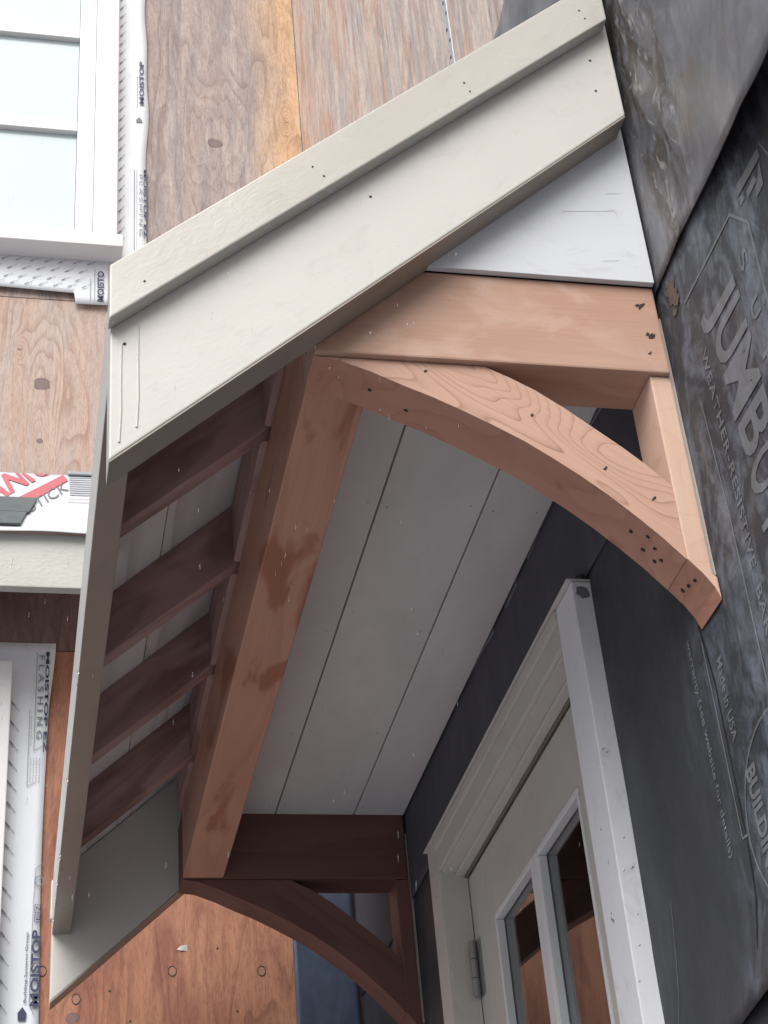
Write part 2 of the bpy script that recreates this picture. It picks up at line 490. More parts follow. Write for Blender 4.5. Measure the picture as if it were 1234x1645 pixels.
def disc(name, c, nrm, r, mat, parent, n=9, squash=1.0, wob=0.0, rise=0.0006):
    nrm = Vector(nrm).normalized()
    a = nrm.orthogonal().normalized(); b = nrm.cross(a)
    c = Vector(c)
    ring = []
    for i in range(n):
        t = 2 * math.pi * i / n
        rr = r * (1 + wob * random.uniform(-1, 1))
        ring.append(c + a * math.cos(t) * rr + b * math.sin(t) * rr * squash)
    top = [p + nrm * rise for p in ring]
    return build(name, ring + top, [tuple(range(n, 2 * n))] + [(i, (i + 1) % n, (i + 1) % n + n, i + n) for i in range(n)], mat, parent)


def text(name, body, start, xd, yd, length, height, mat, parent, bold=0.0, space=1.0):
    """start = lower left corner; xd, yd = reading and up direction; stretched to length x height"""
    cu = bpy.data.curves.new(name, 'FONT')
    cu.body = body
    cu.size = 1.0
    cu.offset = bold
    cu.space_character = space
    cu.resolution_u = 3
    ob = bpy.data.objects.new(name, cu)
    COL.objects.link(ob)
    dg = bpy.context.evaluated_depsgraph_get()
    me = bpy.data.meshes.new_from_object(ob.evaluated_get(dg))
    bpy.data.objects.remove(ob)
    xs = [v.co.x for v in me.vertices]; ys = [v.co.y for v in me.vertices]
    x0, x1, y0, y1 = min(xs), max(xs), min(ys), max(ys)
    S = Vector(start); xd = Vector(xd).normalized(); yd = Vector(yd).normalized()
    pts = [S + xd * (v.co.x - x0) / (x1 - x0) * length + yd * (v.co.y - y0) / (y1 - y0) * height for v in me.vertices]
    org = sum(pts, Vector()) / len(pts)
    for v, p in zip(me.vertices, pts):
        v.co = p - org
    return link(name, me, mat, parent, org, 'yz')


def polyline(name, pts, wdt, nrm, mat, parent):
    out = []
    nrm = Vector(nrm)
    for a, b in zip(pts, pts[1:]):
        a, b = Vector(a), Vector(b)
        sd = (b - a).normalized().cross(nrm) * wdt / 2
        out.append([a - sd, b - sd, b + sd, a + sd])
    return quads(name, out, mat, parent)


def grid(name, fn, u0, u1, nu, v0, v1, nv, mat, parent=None, grain='yz', keep=None, thick=0.0015, ndir=(-1, 0, 0)):
    """sheet from fn(u, v) -> point with a little thickness"""
    V, F = [], []
    for j in range(nv + 1):
        for i in range(nu + 1):
            V.append(Vector(fn(u0 + (u1 - u0) * i / nu, v0 + (v1 - v0) * j / nv)))
    for j in range(nv):
        for i in range(nu):
            if keep and not keep(u0 + (u1 - u0) * (i + .5) / nu, v0 + (v1 - v0) * (j + .5) / nv):
                continue
            a = j * (nu + 1) + i
            F.append((a, a + 1, a + nu + 2, a + nu + 1))
    o = build(name, V, F, mat, parent, grain, smooth=True)
    if thick:
        md = o.modifiers.new('thickness', 'SOLIDIFY')
        md.thickness = thick
        md.offset = 0
    return o


def sm(a, b, x):
    t = max(0.0, min(1.0, (x - a) / (b - a)))
    return t * t * (3 - 2 * t)


# ------------------------------------------------------------------ setting: ground and inside of the house
g = build('ground', [(-150, -150, 0), (150, -150, 0), (150, 150, 0), (-150, 150, 0)], [(0, 1, 2, 3)], 'ground')
tag(g, kind='structure')
rv = [(x, y, z) for x in (0.10, 3.2) for y in (1.0, 4.4) for z in (0.80, 3.2)]
room = build('room_interior', rv, [BOXF[1]] + BOXF[2:], 'room')
tag(room, kind='structure')

# ------------------------------------------------------------------ plywood wall facing the camera (y = 4.17)
YB = 4.17
wallB = thing('plywood_wall', 'plywood sheathed house wall with two windows behind the porch canopy', 'wall', (-.65, YB, 0))
box('plywood_sheet', -1.30, 0.018, YB, YB + .015, 4.925 + .253, 7.61, 'plyB_up', wallB, 'z', 0.001)
box('plywood_sheet', -1.30, 0.018, YB, YB + .015, 4.303, 4.925 + .25, 'plyB_mid', wallB, 'z', 0.001)
lowB = box('plywood_sheet', -1.30, 0.018, YB, YB + .015, 1.52, 3.925, 'plyB_low', wallB, 'z', 0.001)
box('plywood_sheet', -1.30, 0.018, YB, YB + .015, 3.928, 4.30, 'plyB_shaded', wallB, 'z', 0.001)
box('plywood_sheet', -1.30, 0.018, YB, YB + .015, 0.02, 1.517, 'plyB_low', wallB, 'z', 0.001)
for z0, z1, mt in ((0.02, 1.517, 'plyB_low'), (1.52, 4.30, 'plyB_low'), (4.303, 7.61, 'plyB_mid')):
    box('plywood_sheet', -1.30, -1.285, YB + .016, YB + 2.4, z0, z1, mt, wallB, 'zy', 0.001)


def plug(x, z, r, tail=True):
    n = 18
    v, f, fm = [], [], []
    for rr, dy in ((r, 0.0), (r, -.0012), (r * .86, -.0012), (r * .86, -.0004)):
        for i in range(n):
            t = 2 * math.pi * i / n
            v.append((x + math.cos(t) * rr * .92, YB + dy, z + math.sin(t) * rr * 1.18))
    for k in range(3):
        for i in range(n):
            f.append((k * n + i, k * n + (i + 1) % n, (k + 1) * n + (i + 1) % n, (k + 1) * n + i)); fm.append(0)
    f.append(tuple(range(3 * n, 4 * n))); fm.append(1)
    return build('knot_plug', v, f, None, lowB, 'z', mats=['dark', 'knot_fill'], fmat=fm)


for px, pz in ((-.458, 3.033), (-.237, 3.031), (-.690, 2.966), (-.772, 3.036)):
    plug(px, pz, .0115)
build('caulk_smear', [(-.447, YB - .0002, 3.088), (-.436, YB - .004, 3.096), (-.421, YB - .003, 3.099), (-.419, YB - .0002, 3.084), (-.436, YB - .003, 3.084)],
      [(0, 1, 4), (1, 2, 4), (2, 3, 4)], 'caulk', lowB)
for (x, z) in ((-.61, 2.985), (-.345, 3.09), (-.30, 2.93), (-.56, 2.91), (-.12, 2.95)):
    disc('nail_head', (x, YB - .0002, z), (0, -1, 0), .003, 'hole', lowB)

# ------------------------------------------------------------------ papered wall beside the door (x = 0.02)
wallA = thing('papered_wall', 'side wall of the house carrying the door and the canopy', 'wall', (0.02, 1.5, 0))
XA = 0.020
ys = [-3.0, -1.22, 0.0, 1.274, 2.494, 3.713, 4.17]
for a, b in zip(ys, ys[1:]):
    box('plywood_sheet', XA, XA + .015, a + .0015, b - .0015, 4.10, 7.61, 'plyA', wallA, 'zy', 0.001)
box('wall_backing', XA, XA + .015, -3.0, 2.22, 0.02, 4.097, 'plyA', wallA, 'zy', 0)
box('wall_backing', XA, XA + .015, 2.22, 3.23, 2.92, 4.097, 'plyA', wallA, 'zy', 0)
box('wall_backing', XA, XA + .015, 3.23, 4.17, 0.02, 4.097, 'plyA', wallA, 'zy', 0)
box('wall_backing', XA, XA + .015, 2.22, 3.23, 0.02, 0.83, 'plyA', wallA, 'zy', 0)

# building paper, lapped in courses ---------------------------------------------------------


def wr(y, z, a, sy, sz, seed):
    return a * (noise.noise(Vector((y * sy, z * sz, seed))) + 0.5 * noise.noise(Vector((y * sy * 2.3, z * sz * 2.1, seed + 4))))


def up_fn(y, z):
    t = (z - 3.16) / 1.07
    off = 0.055 * sm(1.66, 1.15, y) * sm(3.62, 3.16, z)
    zz = z - 1.55 * off * (1 - sm(3.16, 3.6, z)) if z < 3.6 else z
    zz += 0.006 * math.sin(y * 9) * sm(3.3, 3.16, z) + (0.01 * math.sin(y * 7 + 1) + .006 * math.sin(y * 31)) * sm(4.1, 4.23, z)
    near = math.exp(-((y - 1.60) / .10) ** 2) if y < 1.66 else math.exp(-((y - 1.66) / .03) ** 2) * .7
    w_ = wr(y, z, .0034, 7, 3.5, 1.0) + .003 * max(0, noise.noise(Vector((y * 15 + z * 5, z * 2.5, 9))) - .25) + near * sm(3.18, 3.34, z) * (abs(wr(y, z, .024, 34, 9, 3.0)))
    cre = .004 * math.exp(-((y - 1.37 - .35 * (z - 3.45)) / .012) ** 2) * sm(3.2, 3.4, z)
    return (0.0075 - off - max(-.001, w_) - cre, y, zz)


p_up = grid('building_paper', up_fn, -0.9, 2.9, 210, 3.16, 4.23, 54, 'paper_up')
tag(p_up, 'upper sheet of grey building paper, its lower edge lifting off the wall', 'building paper', 'building paper on the house walls')


def low_fn(y, z):
    zz = z + .004 * math.sin(y * 8) * sm(2.25, 2.165, z)
    near = math.exp(-((y - 1.715) / .03) ** 2)
    off = .022 * sm(2.30, 2.165, z) * sm(2.05, 1.75, y)
    return (0.0125 - off - max(-.002, wr(y, z, .0026, 6, 3.0, 8.0) + near * abs(wr(y, z, .006, 30, 6, 5.0))), y, zz)


def door_keep(y, z):
    return not (2.22 < y < 3.23 and z < 2.92)


p_low = grid('building_paper', low_fn, -0.9, 4.168, 254, 2.165, 3.235, 54, 'paper', keep=door_keep)
tag(p_low, 'dark printed building paper with large lettering, right of the wooden bracket', 'building paper', 'building paper on the house walls')
p_bot = grid('building_paper', lambda y, z: (0.0165 + wr(y, z, .001, 4, 3, 2), y, z), -0.9, 4.168, 100, 0.3, 2.22, 30, 'paper_dark', keep=door_keep)
tag(p_bot, 'black building paper course in the bottom right corner below the printed sheet', 'building paper', 'building paper on the house walls')
p_hd = grid('building_paper', lambda y, z: (0.0085 + wr(y, z, .0012, 4, 5, 6), y, z + .004 * math.sin(y * 6)), 1.86, 4.163, 80, 2.962, 3.30, 14, 'paper_dark')
tag(p_hd, 'dark building paper strip above the door head under the soffit', 'building paper', 'building paper on the house walls')
p_cn = grid('building_paper', lambda x, z: (x, 4.164 + .002 * noise.noise(Vector((x * 9, z * 3, 0))), z), -.156, .006, 12, 1.0, 4.10, 60, 'paper_blue',
            grain=(Vector((1, 0, 0)), Vector((0, 0, 1)), Vector((0, 1, 0))))
tag(p_cn, 'blue-black building paper strip beside the reddish plywood in the inside corner', 'building paper', 'building paper on the house walls')

# print on the lettered course
DN, TOW = (0, 0, -1), (0, -1, 0)      # reading direction, up direction of the lettering


def pl(y, z, d=0.0):
    p = low_fn(y, z)
    return (p[0] - .0016 - d, y, z)


def drape(o, d=.0016):
    """lay print onto the waves of the sheet"""
    for v in o.data.vertices:
        w = v.co + WL[o]
        v.co.x = low_fn(w.y, w.z)[0] - d - WL[o].x
    return o


for ch, z0, z1, yb, hh in (('J', 3.0196, 2.9831, 1.6439, 0.1125), ('U', 2.975, 2.9121, 1.6226, 0.0953), ('M', 2.9061, 2.8301, 1.6186, 0.0932), ('B', 2.8199, 2.7611, 1.6135, 0.0892), ('O', 2.754, 2.7013, 1.6155, 0.0892), ('T', 2.6851, 2.6395, 1.6115, 0.0872), ('E', 2.6294, 2.5838, 1.6094, 0.0851), ('X', 2.5787, 2.523, 1.6074, 0.0851)):
    drape(text('printed_letter', ch, (0, yb, z0), DN, TOW, z0 - z1, hh, 'print', p_low, .022))
for i, ch in enumerate('SUPER'):
    drape(text('printed_letter', ch, (0, 1.5091, 3.0094 - .080 * i), DN, TOW, .028, .025, 'print', p_low, .012))
drape(text('printed_line', 'WEATHER-RESISTIVE', (0, 1.6621, 2.976), DN, TOW, .340, .0165, 'print', p_low, .02, 1.15))
drape(text('printed_line', 'BARRIER', (0, 1.6621, 2.610), DN, TOW, .145, .0165, 'print', p_low, .02, 1.15))
drape(text('printed_line', 'Made in USA', (0, 1.8111, 2.5939), DN, TOW, .117, .0165, 'print', p_low, .015))
drape(text('printed_line', 'warranty (see website for details)', (0, 1.8932, 2.6669), DN, TOW, .310, .0165, 'print', p_low, .015))
drape(polyline('printed_border', [(0, 1.6773, 3.0784), (0, 1.503, 3.0784), (0, 1.4635, 3.0277), (0, 1.4665, 2.8169), (0, 1.4645, 2.4622)], 0.0042, (1, 0, 0), 'print', p_low))
drape(polyline('printed_border', [(0, 1.6905, 2.9182), (0, 1.6865, 2.7358), (0, 1.6844, 2.5635), (0, 1.6855, 2.3811)], 0.003, (1, 0, 0), 'print', p_low))
drape(polyline('printed_border', [(0, 1.8425, 2.6395), (0, 1.8405, 2.5128), (0, 1.8405, 2.3628), (0, 1.8243, 2.3608)], 0.003, (1, 0, 0), 'print', p_low))
drape(polyline('printed_border', [(0, 1.7077 + .1135 * math.cos(t * math.pi / 18), 2.3527 + .1135 * math.sin(t * math.pi / 18)) for t in range(37)], .0034, (1, 0, 0), 'print', p_low))
drape(text('printed_line', 'BUILDING', (0, 1.7939, 2.4297), DN, TOW, .15, .03, 'print', p_low, .04))
logo = [[(1.4022, 3.0756), (1.4077, 3.0391), (1.43, 3.0376), (1.4278, 3.0517), (1.4135, 3.0613)], [(1.4236, 3.0695), (1.4191, 3.0578), (1.4492, 3.0562), (1.4508, 3.067)], [(1.4619, 3.0741), (1.4565, 3.0633), (1.4703, 3.0619), (1.4707, 3.0753)], [(1.3988, 3.0917), (1.3979, 3.0768), (1.4737, 3.0801), (1.4676, 3.0985), (1.4539, 3.096), (1.4136, 3.0947)], [(1.3929, 3.0994), (1.377, 3.063), (1.3796, 3.0583), (1.3928, 3.0929)]]
for p in logo:
    drape(quads('printed_emblem', [[(0, y, z) for y, z in p]], 'print', p_low))

drape(polyline('paper_crease', [(0, 1.842, 2.672), (0, 1.828, 2.57), (0, 1.829, 2.36), (0, 1.837, 2.29), (0, 1.841, 2.225)], .0035, (1, 0, 0), 'black', p_low))
drape(polyline('scratch', [(0, 2.100, 2.389), (0, 2.108, 2.340), (0, 2.128, 2.26), (0, 2.145, 2.235)], .0016, (1, 0, 0), 'print', p_low))
for k, (yy, z, r) in enumerate(((1.706, 3.128, .013), (1.700, 3.112, .012), (1.696, 3.098, .009), (1.703, 3.085, .006))):
    drape(disc('torn_patch', (.01, yy, z), (-1, 0, 0), r, 'tear', p_low, 13, wob=.35), .0024 + .0003 * k)

# sealant smeared down the joint between canopy and wall
rs = random.Random(3)
for (z0, z1, yb, lab) in ((3.52, 3.36, 1.672, 'upper grey sealant smear in the joint between canopy trim and wall'),
                          (3.35, 3.17, 1.690, 'lower grey sealant smear beside the white gable panel')):
    v, f = [], []
    n, m_ = 8, 16
    for j in range(m_ + 1):
        t = j / m_
        z = z0 + (z1 - z0) * t
        wd = (.004 + .011 * abs(noise.noise(Vector((z * 26, yb * 7, 1.0))))) * (math.sin(math.pi * min(max(t, .04), .96)) ** .4)
        yc = yb - .020 + .006 * noise.noise(Vector((z * 18, 3.0, yb)))
        for i in range(n):
            u = math.pi * i / (n - 1)
            v.append((.008 - math.sin(u) * wd * .45, yc + math.cos(u) * wd, z))
    for j in range(m_):
        for i in range(n - 1):
            f.append((j * n + i, j * n + i + 1, (j + 1) * n + i + 1, (j + 1) * n + i))
    tag(build('sealant_smear', v, f, 'smear', None, 'zy', smooth=True), lab, 'sealant')

# perforated metal strap nailed over the sheet joint
strap = thing('metal_strap', 'perforated galvanised strap running up the plywood side wall', 'strap', (XA - .002, 2.494, 3.9))
box('strip', XA - .0035, XA - .0005, 2.481, 2.507, 3.9, 7.4, 'steel', strap, 'zy', 0.0005)
for i in range(46):
    disc('hole', (XA - .0036, 2.494 + (.005 if i % 2 else -.005), 4.10 + i * .045), (-1, 0, 0), .0045, 'dark', strap, 8)

# ------------------------------------------------------------------ canopy
cano = thing('porch_canopy', 'small cream-trimmed shed canopy on curved cedar brackets over the door', 'canopy', (-0.38, 1.69, 2.64))
YG, YF = 1.745, 3.53          # outer face of the near gable beam, inner face of the far one


def rk(x):                    # lower edge of the rake boards
    return 2.775 + SL * (x + .766)


def zs(x):                    # underside of the roof deck
    return 3.050 + SL * (x + .766)


for (y0, y1, t0, t1) in ((1.690, 1.7425, 1.665, 1.6895), (3.620, 3.672, 3.6725, 3.697)):
    rb = prism_y('rake_board', [(-.766, rk(-.766)), (-.008, rk(-.008)), (-.008, zs(-.008) - .002), (-.766, zs(-.766) - .002)], y0, y1, 'cream', cano, 'slope', .0025)
    tr = prism_y('rake_trim', [(-.769, 2.974), (-.016, 2.974 + .888 * .753), (-.016, 3.063 + .898 * .753), (-.769, 3.063)], t0, t1, 'cream_wet', cano, 'slope', .0025)
    prism_y('rake_shade_strip', [(-.7655, rk(-.7655) - .0035), (-.0085, rk(-.0085) - .0035), (-.0085, rk(-.0085) - .0003), (-.7655, rk(-.7655) - .0003)], y0 + .0008, y1 - .0005, 'shaded_rake', cano, 'slope', .0008)  # thin added strip carrying the painted underside shade
    if y0 < 2:
        for x, z in ((-.413, 3.245), (-.046, 3.572), (-.047, 3.505), (-.748, 2.955)):
            disc('nail_hole', (x, y0 - .0001, z), (0, -1, 0), .0021, 'hole', rb, 8, wob=.2)
        for x, z in ((-.497, 3.268), (-.482, 3.252), (-.262, 3.466), (-.255, 3.449), (-.059, 3.655), (-.052, 3.638), (-.725, 3.039)):
            disc('nail_hole', (x, t0 - .0001, z), (0, -1, 0), .0016, 'hole', tr, 8, wob=.2)
box('eave_fascia', -.766, -.727, 1.7435, 3.619, 2.924, 3.066, 'cream', cano, 'y', .0025)
box('fascia_shade_strip', -.7655, -.7275, 1.7435, 3.619, 2.920, 2.9238, 'shaded_edge', cano, 'y', .0008)  # added sliver below the fascia, coloured as its shade

# rafters, deck boards, roof covering
for y in (2.122, 2.512, 2.875, 3.250):
    prism_y('rafter', [(-.7265, zs(-.7265) - .116), (-.50, zs(-.50) - .123), (.004, zs(.004) - .123), (.004, zs(.004) - .001), (-.7265, zs(-.7265) - .001)],
            y, y + .038, 'rafter', cano, 'slope', .0015)
for xa, xb in ((-.765, -.6315), (-.630, -.36), (-.3585, .004)):
    prism_y('deck_board', [(xa, zs(xa)), (xb, zs(xb)), (xb, zs(xb) + .013), (xa, zs(xa) + .013)], 1.692, 3.670, 'deck', cano, 'y', .001)
prism_y('roof_covering', [(-.760, zs(-.760) + .0135), (.004, zs(.004) + .0135), (.004, zs(.004) + .020), (-.760, zs(-.760) + .020)], 1.70, 3.665, 'shingle', cano, 'slope', .001)

# outer beam, gable beams, blocking
box('outer_beam', -.495, -.4075, YG + .088, YF - .001, 3.010, 3.165, 'cedar_wet', cano, 'y', .003)
for y0, y1 in ((1.836, 2.121), (2.161, 2.511), (2.551, 2.874), (2.914, 3.249), (3.289, 3.529)):
    box('blocking', -.505, -.469, y0, y1, 3.167, zs(-.505) - .002, 'rafter', cano, 'y', .0015)
gb = box('gable_beam', -.495, .002, YG, YG + .0875, 3.010, 3.1645, 'cedar', cano, 'x', .003)
for x, z, r in ((-.021, 3.129, .006), (-.026, 3.130, .004), (-.014, 3.075, .006), (-.02, 3.077, .004), (-.022, 3.043, .003)):
    disc('knot', (x, YG - .0001, z), (0, -1, 0), r, 'hole', gb, 11, squash=.5, wob=.5)
box('gable_beam', -.495, .002, YF, YF + .0875, 3.010, 3.1645, 'cedar_shaded', cano, 'x', .003)
gp = prism_y('gable_panel', [(-.342, 3.1655), (.002, 3.1655), (.002, rk(.002) + .05), (-.342, rk(-.342) + .05)], 1.7345, 1.7445, 'panel', cano, 'x', .0012)
prism_y('gable_panel', [(-.40, 3.166), (.002, 3.166), (.002, rk(.002) + .05), (-.40, rk(-.40) + .04)], YF + .04, YF + .05, 'panel', cano, 'x', .0012)

for pts in ([(-.118, 3.292), (-.046, 3.300)], [(-.048, 3.300), (-.036, 3.302), (-.034, 3.292)], [(-.045, 3.335), (-.02, 3.338)], [(-.07, 3.20), (-.045, 3.203)]):
    polyline('pencil_mark', [(x, 1.7341, z) for x, z in pts], .0007, (0, 1, 0), 'ink_pale', gp)

# soffit boards with open joints
for x0, x1 in ((-.4065, -.2895), (-.2865, -.1115), (-.1085, .003)):
    box('soffit_board', x0, x1, YG + .089, YF - .001, 3.1605, 3.176, 'soffit', cano, 'y', .0015)
for yy in (1.90, 2.31, 2.72, 3.13, 3.48):
    for xx in (-.39, -.305, -.27, -.13, -.095, -.015):
        if random.random() < .7:
            disc('nail_head', (xx + random.uniform(-.004, .004), yy + random.uniform(-.01, .01), 3.1604), (0, 0, -1), .0017, 'nail', cano, 7, rise=.0004)
box('soffit_backing', -.405, .003, YG + .09, YF - .002, 3.178, 3.186, 'dark', cano, 'y', 0)

# curved brackets
LOW = [(-.4955, 3.0085), (-.462, 3.004), (-.420, 2.988), (-.376, 2.967), (-.337, 2.950), (-.298, 2.930), (-.260, 2.909), (-.221, 2.886), (-.186, 2.861),
       (-.151, 2.834), (-.117, 2.805), (-.084, 2.773), (-.055, 2.743), (-.027, 2.710), (-.008, 2.686), (.0035, 2.664), (.0055, 2.652)]
UPP = [(.0055, 2.795), (-.019, 2.819), (-.056, 2.857), (-.086, 2.885), (-.117, 2.911), (-.156, 2.944), (-.195, 2.973), (-.228, 2.992), (-.261, 3.0085)]


def bracket(dy, mat_a, mat_p, label):
    br = bpy.data.objects.new('bracket', None)
    COL.objects.link(br)
    br.parent = cano
    WL[br] = Vector((0, 1.752 + dy, 2.645))
    br.location = WL[br] - WL[cano]
    br['label'] = label
    y0, y1 = 1.7545 + dy, 1.8305 + dy
    ar = prism_y('arch', LOW[:14] + [(-.0265, 2.7105)] + [(-.0265, 2.8255)] + UPP[2:], y0, y1, mat_a, br, 'arch', .002)
    if mat_a == 'cedar_grain':                 # sawn edges: own grain, browned to paint in the underside shade
        ar.data.materials.append(M['cedar_edge'])
        for f in ar.data.polygons:
            if abs(f.normal.y) < .3: f.material_index = 1
    po = prism_y('post', [(-.0262, 3.0088), (-.0262, 2.7095), (-.008, 2.687), (.004, 2.667), (.0095, 2.650), (.0095, 2.684), (.0042, 2.688), (.0042, 3.0088)], y0 - .0015, y1 + .001, mat_p, br, 'z', .002)
    if mat_p == 'cedar_post':
        po.data.materials.append(M['cedar_edge'])
        for f in po.data.polygons:
            if f.center.z + WL[po].z < 2.7115 and abs(f.normal.y) < .5: f.material_index = 1
    box('backing_strip', .0045, .0115, y0 + .004, y1 - .010, 2.690, 3.12, 'tape', br, 'z', .001)
    return br, ar, po


b1, a1, p1 = bracket(0, 'cedar_grain', 'cedar_post', 'pale cedar bracket at the near end')
b2, a2, p2 = bracket(1.780, 'cedar_shaded', 'cedar_shaded', 'dark shaded bracket at the far end')


def lowz(x):
    for (xa, za), (xb, zb) in zip(LOW, LOW[1:]):
        if xa <= x <= xb:
            t = (x - xa) / (xb - xa)
            return za + (zb - za) * t, Vector((zb - za, 0, -(xb - xa))).normalized()


for x, y in ((-.066, 1.772), (-.082, 1.786), (-.055, 1.782), (-.064, 1.800), (-.050, 1.803), (-.045, 1.792), (-.415, 1.79), (-.365, 1.80)):
    z, nn = lowz(x)
    disc('screw_hole', Vector((x, y, z)) + nn * .0002, nn, .003, 'hole', a1, 9, wob=.3)
for x, y in ((-.012, 1.775), (-.014, 1.792), (-.016, 1.808)):
    z, nn = lowz(x)
    disc('screw_hole', Vector((x, y, z)) + nn * .0002, nn, .003, 'hole', p1, 9, wob=.3)
for x, z in ((-.345, 2.994), (-.115, 2.848), (-.055, 2.803), (-.205, 2.93)):
    disc('knot', (x, 1.7544, z), (0, -1, 0), .0034, 'hole', a1, 10, squash=.5, wob=.4)

# water running off the rake board and drops along the eave
for pts in ([(-.731, 2.985), (-.7315, 2.93), (-.731, 2.87), (-.733, 2.826)], [(-.752, 2.955), (-.7525, 2.90), (-.752, 2.85), (-.754, 2.802)]):
    v, f = [], []
    n = 7
    for k, (x, z) in enumerate(pts):
        for i in range(n):
            t = math.pi * i / (n - 1)
            v.append((x + math.cos(t) * .0016, 1.6899 - math.sin(t) * .0013, z))
    for k in range(len(pts) - 1):
        for i in range(n - 1):
            f.append((k * n + i, k * n + i + 1, (k + 1) * n + i + 1, (k + 1) * n + i))
    build('water_trickle', v, f, 'caulk', cano, 'z', smooth=True)


def drop(name, c, r, mat, parent, st=1.3):
    bm = bmesh.new()
    bmesh.ops.create_icosphere(bm, subdivisions=2, radius=r)
    for v in bm.verts:
        v.co.z *= st
    for f in bm.faces: f.smooth = True
    me = bpy.data.meshes.new(name)
    bm.to_mesh(me); bm.free()
    return link(name, me, mat, parent, Vector(c))


for i in range(16):
    yy = random.choice((random.uniform(2.1, 3.6), random.uniform(3.2, 3.6)))
    drop('water_drop', (-.766 + random.uniform(-.001, .008), yy, 2.9205), random.uniform(.0012, .0024), 'water', cano)

# ------------------------------------------------------------------ door on the papered wall
door = thing('door', 'primed white door with two tall glass lites and a bare frame', 'door', (0.0, 2.69, .83))
Y0, Y1, ZT = 2.2845, 3.182, 2.8827
YN, YX, XF = 2.195, 3.259, -.0195          # outer edges and front of the casing
prism_args = [(XF, .83), (.014, .83), (.014, ZT + .068), (XF, ZT + .068)]
cn = prism_y('casing', prism_args, YN, Y0 - .001, 'door_edge', door, 'z', .002)
box('casing', XF, .014, Y1 + .001, YX, .83, ZT + .068, 'door', door, 'z', .002)
box('head_casing', XF, .014, Y0, Y1, ZT + .001, ZT + .043, 'door', door, 'y', .002)
box('head_casing', XF - .004, .014, Y0, Y1, ZT + .0435, ZT + .0685, 'door', door, 'y', .004)
box('drip_cap', XF - .008, .016, YN - .002, YX + .002, ZT + .0695, ZT + .0725, 'door', door, 'y', .001)
box('jamb', .0145, .13, Y0 - .03, Y0, .83, ZT, 'door', door, 'z', .001)
box('jamb', XF + .006, .13, Y1 - .0005, Y1 + .03, .83, ZT, 'door', door, 'z', .001)
box('head_jamb', XF + .008, .13, Y0, Y1, ZT - .006, ZT + .0005, 'door', door, 'y', .001)
box('door_stop', .014, .032, Y0, Y1, ZT - .014, ZT - .0065, 'door', door, 'y', .002)
box('weather_strip', .0325, .0375, Y0, Y1, ZT - .017, ZT - .007, 'strip', door, 'y', .001)
box('weather_strip', .0325, .0375, Y1 - .006, Y1 - .001, .83, ZT - .018, 'door', door, 'z', .001)
XS = .0385
LA, LB, LT = 2.461, 3.018, 2.7268
leaf = build('door_leaf', *(lambda: (
    [(x, y, z) for (a, b, c, d) in ((Y0 + .005, LA, .84, ZT - .02), (LB, Y1 - .007, .84, ZT - .02), (LA, LB, LT, ZT - .02), (LA, LB, .84, 1.85))
     for x in (XS, XS + .042) for y in (a, b) for z in (c, d)],
    [tuple(8 * k + i for i in f) for k in range(4) for f in BOXF]))(), 'door', door, 'z', .001)
box('muntin', XS - .004, XS + .03, 2.7185, 2.7525, 1.852, LT - .002, 'white', door, 'z', .003)
for (a, b) in ((LA + .002, 2.718), (2.753, LB - .002)):
    gl = box('glass_pane', XS + .014, XS + .018, a, b, 1.852, LT - .0015, 'glass', door, 'z', 0)
    box('glazing_bead', XS - .003, XS + .0135, a, b, LT - .013, LT - .0005, 'white', door, 'y', .002)
    box('glazing_bead', XS - .003, XS + .0135, a, a + .009, 1.852, LT - .0135, 'white', door, 'z', .002)
    box('glazing_bead', XS - .003, XS + .0135, b - .009, b, 1.852, LT - .0135, 'white', door, 'z', .002)
    box('glazing_spacer', XS + .0185, XS + .028, a + .001, a + .012, 1.853, LT - .012, 'spacer', door, 'z', 0)
    box('glazing_spacer', XS + .0185, XS + .028, b - .012, b - .001, 1.853, LT - .012, 'spacer', door, 'z', 0)
hz0, hz1 = 2.618, 2.730
hg = box('hinge', .0375, .0384, 3.138, 3.174, hz0, hz1, 'hinge', door, 'z', .0003)
for k in range(3):
    n = 12
    za, zb = hz0 + (hz1 - hz0) * k / 3 + .0008, hz0 + (hz1 - hz0) * (k + 1) / 3 - .0008
    v = [(.0285 + .0075 * math.cos(2 * math.pi * i / n), 3.166 + .0075 * math.sin(2 * math.pi * i / n), z) for z in (za, zb) for i in range(n)]
    build('knuckle', v, [tuple(range(n)), tuple(range(2 * n - 1, n - 1, -1))] + [(i, (i + 1) % n, (i + 1) % n + n, i + n) for i in range(n)], 'hinge', hg, 'z')
disc('knot', (-.003, YN - .0002, ZT + .048), (0, -1, 0), .010, 'ink_grey', cn, 12, squash=1.2, wob=.15)
for z, x in ((2.66, -.012), (2.655, -.006), (2.52, -.002), (2.47, -.010), (2.405, -.001), (2.31, -.014), (2.36, -.006), (2.475, .003)):
    disc('scuff', (x, YN - .0001, z), (0, -1, 0), random.uniform(.0014, .0034), 'ink_grey', cn, 7, squash=.4, wob=.6)
for z, y in ((2.55, 2.235), (2.42, 2.25), (2.415, 2.244), (2.427, 2.246)):
    disc('scuff', (XF - .0001, y, z), (-1, 0, 0), random.uniform(.002, .004), 'ink_grey', cn, 7, squash=.5, wob=.5)
for y, z in ((Y1 + .02, ZT + .03), (Y1 + .035, ZT - .04), (Y1 + .05, ZT + .01)):
    disc('chip', (XF - .0001, y, z), (-1, 0, 0), .006, 'tape', door, 8, squash=.45, wob=.5)
cb = drop('caulk_blob', (.004, 2.215, 2.968), .010, 'paper', None, .8)
tag(cb, 'small dark sealant blob at the top corner of the door frame', 'sealant')

# ------------------------------------------------------------------ windows on the plywood wall
YW = 4.150


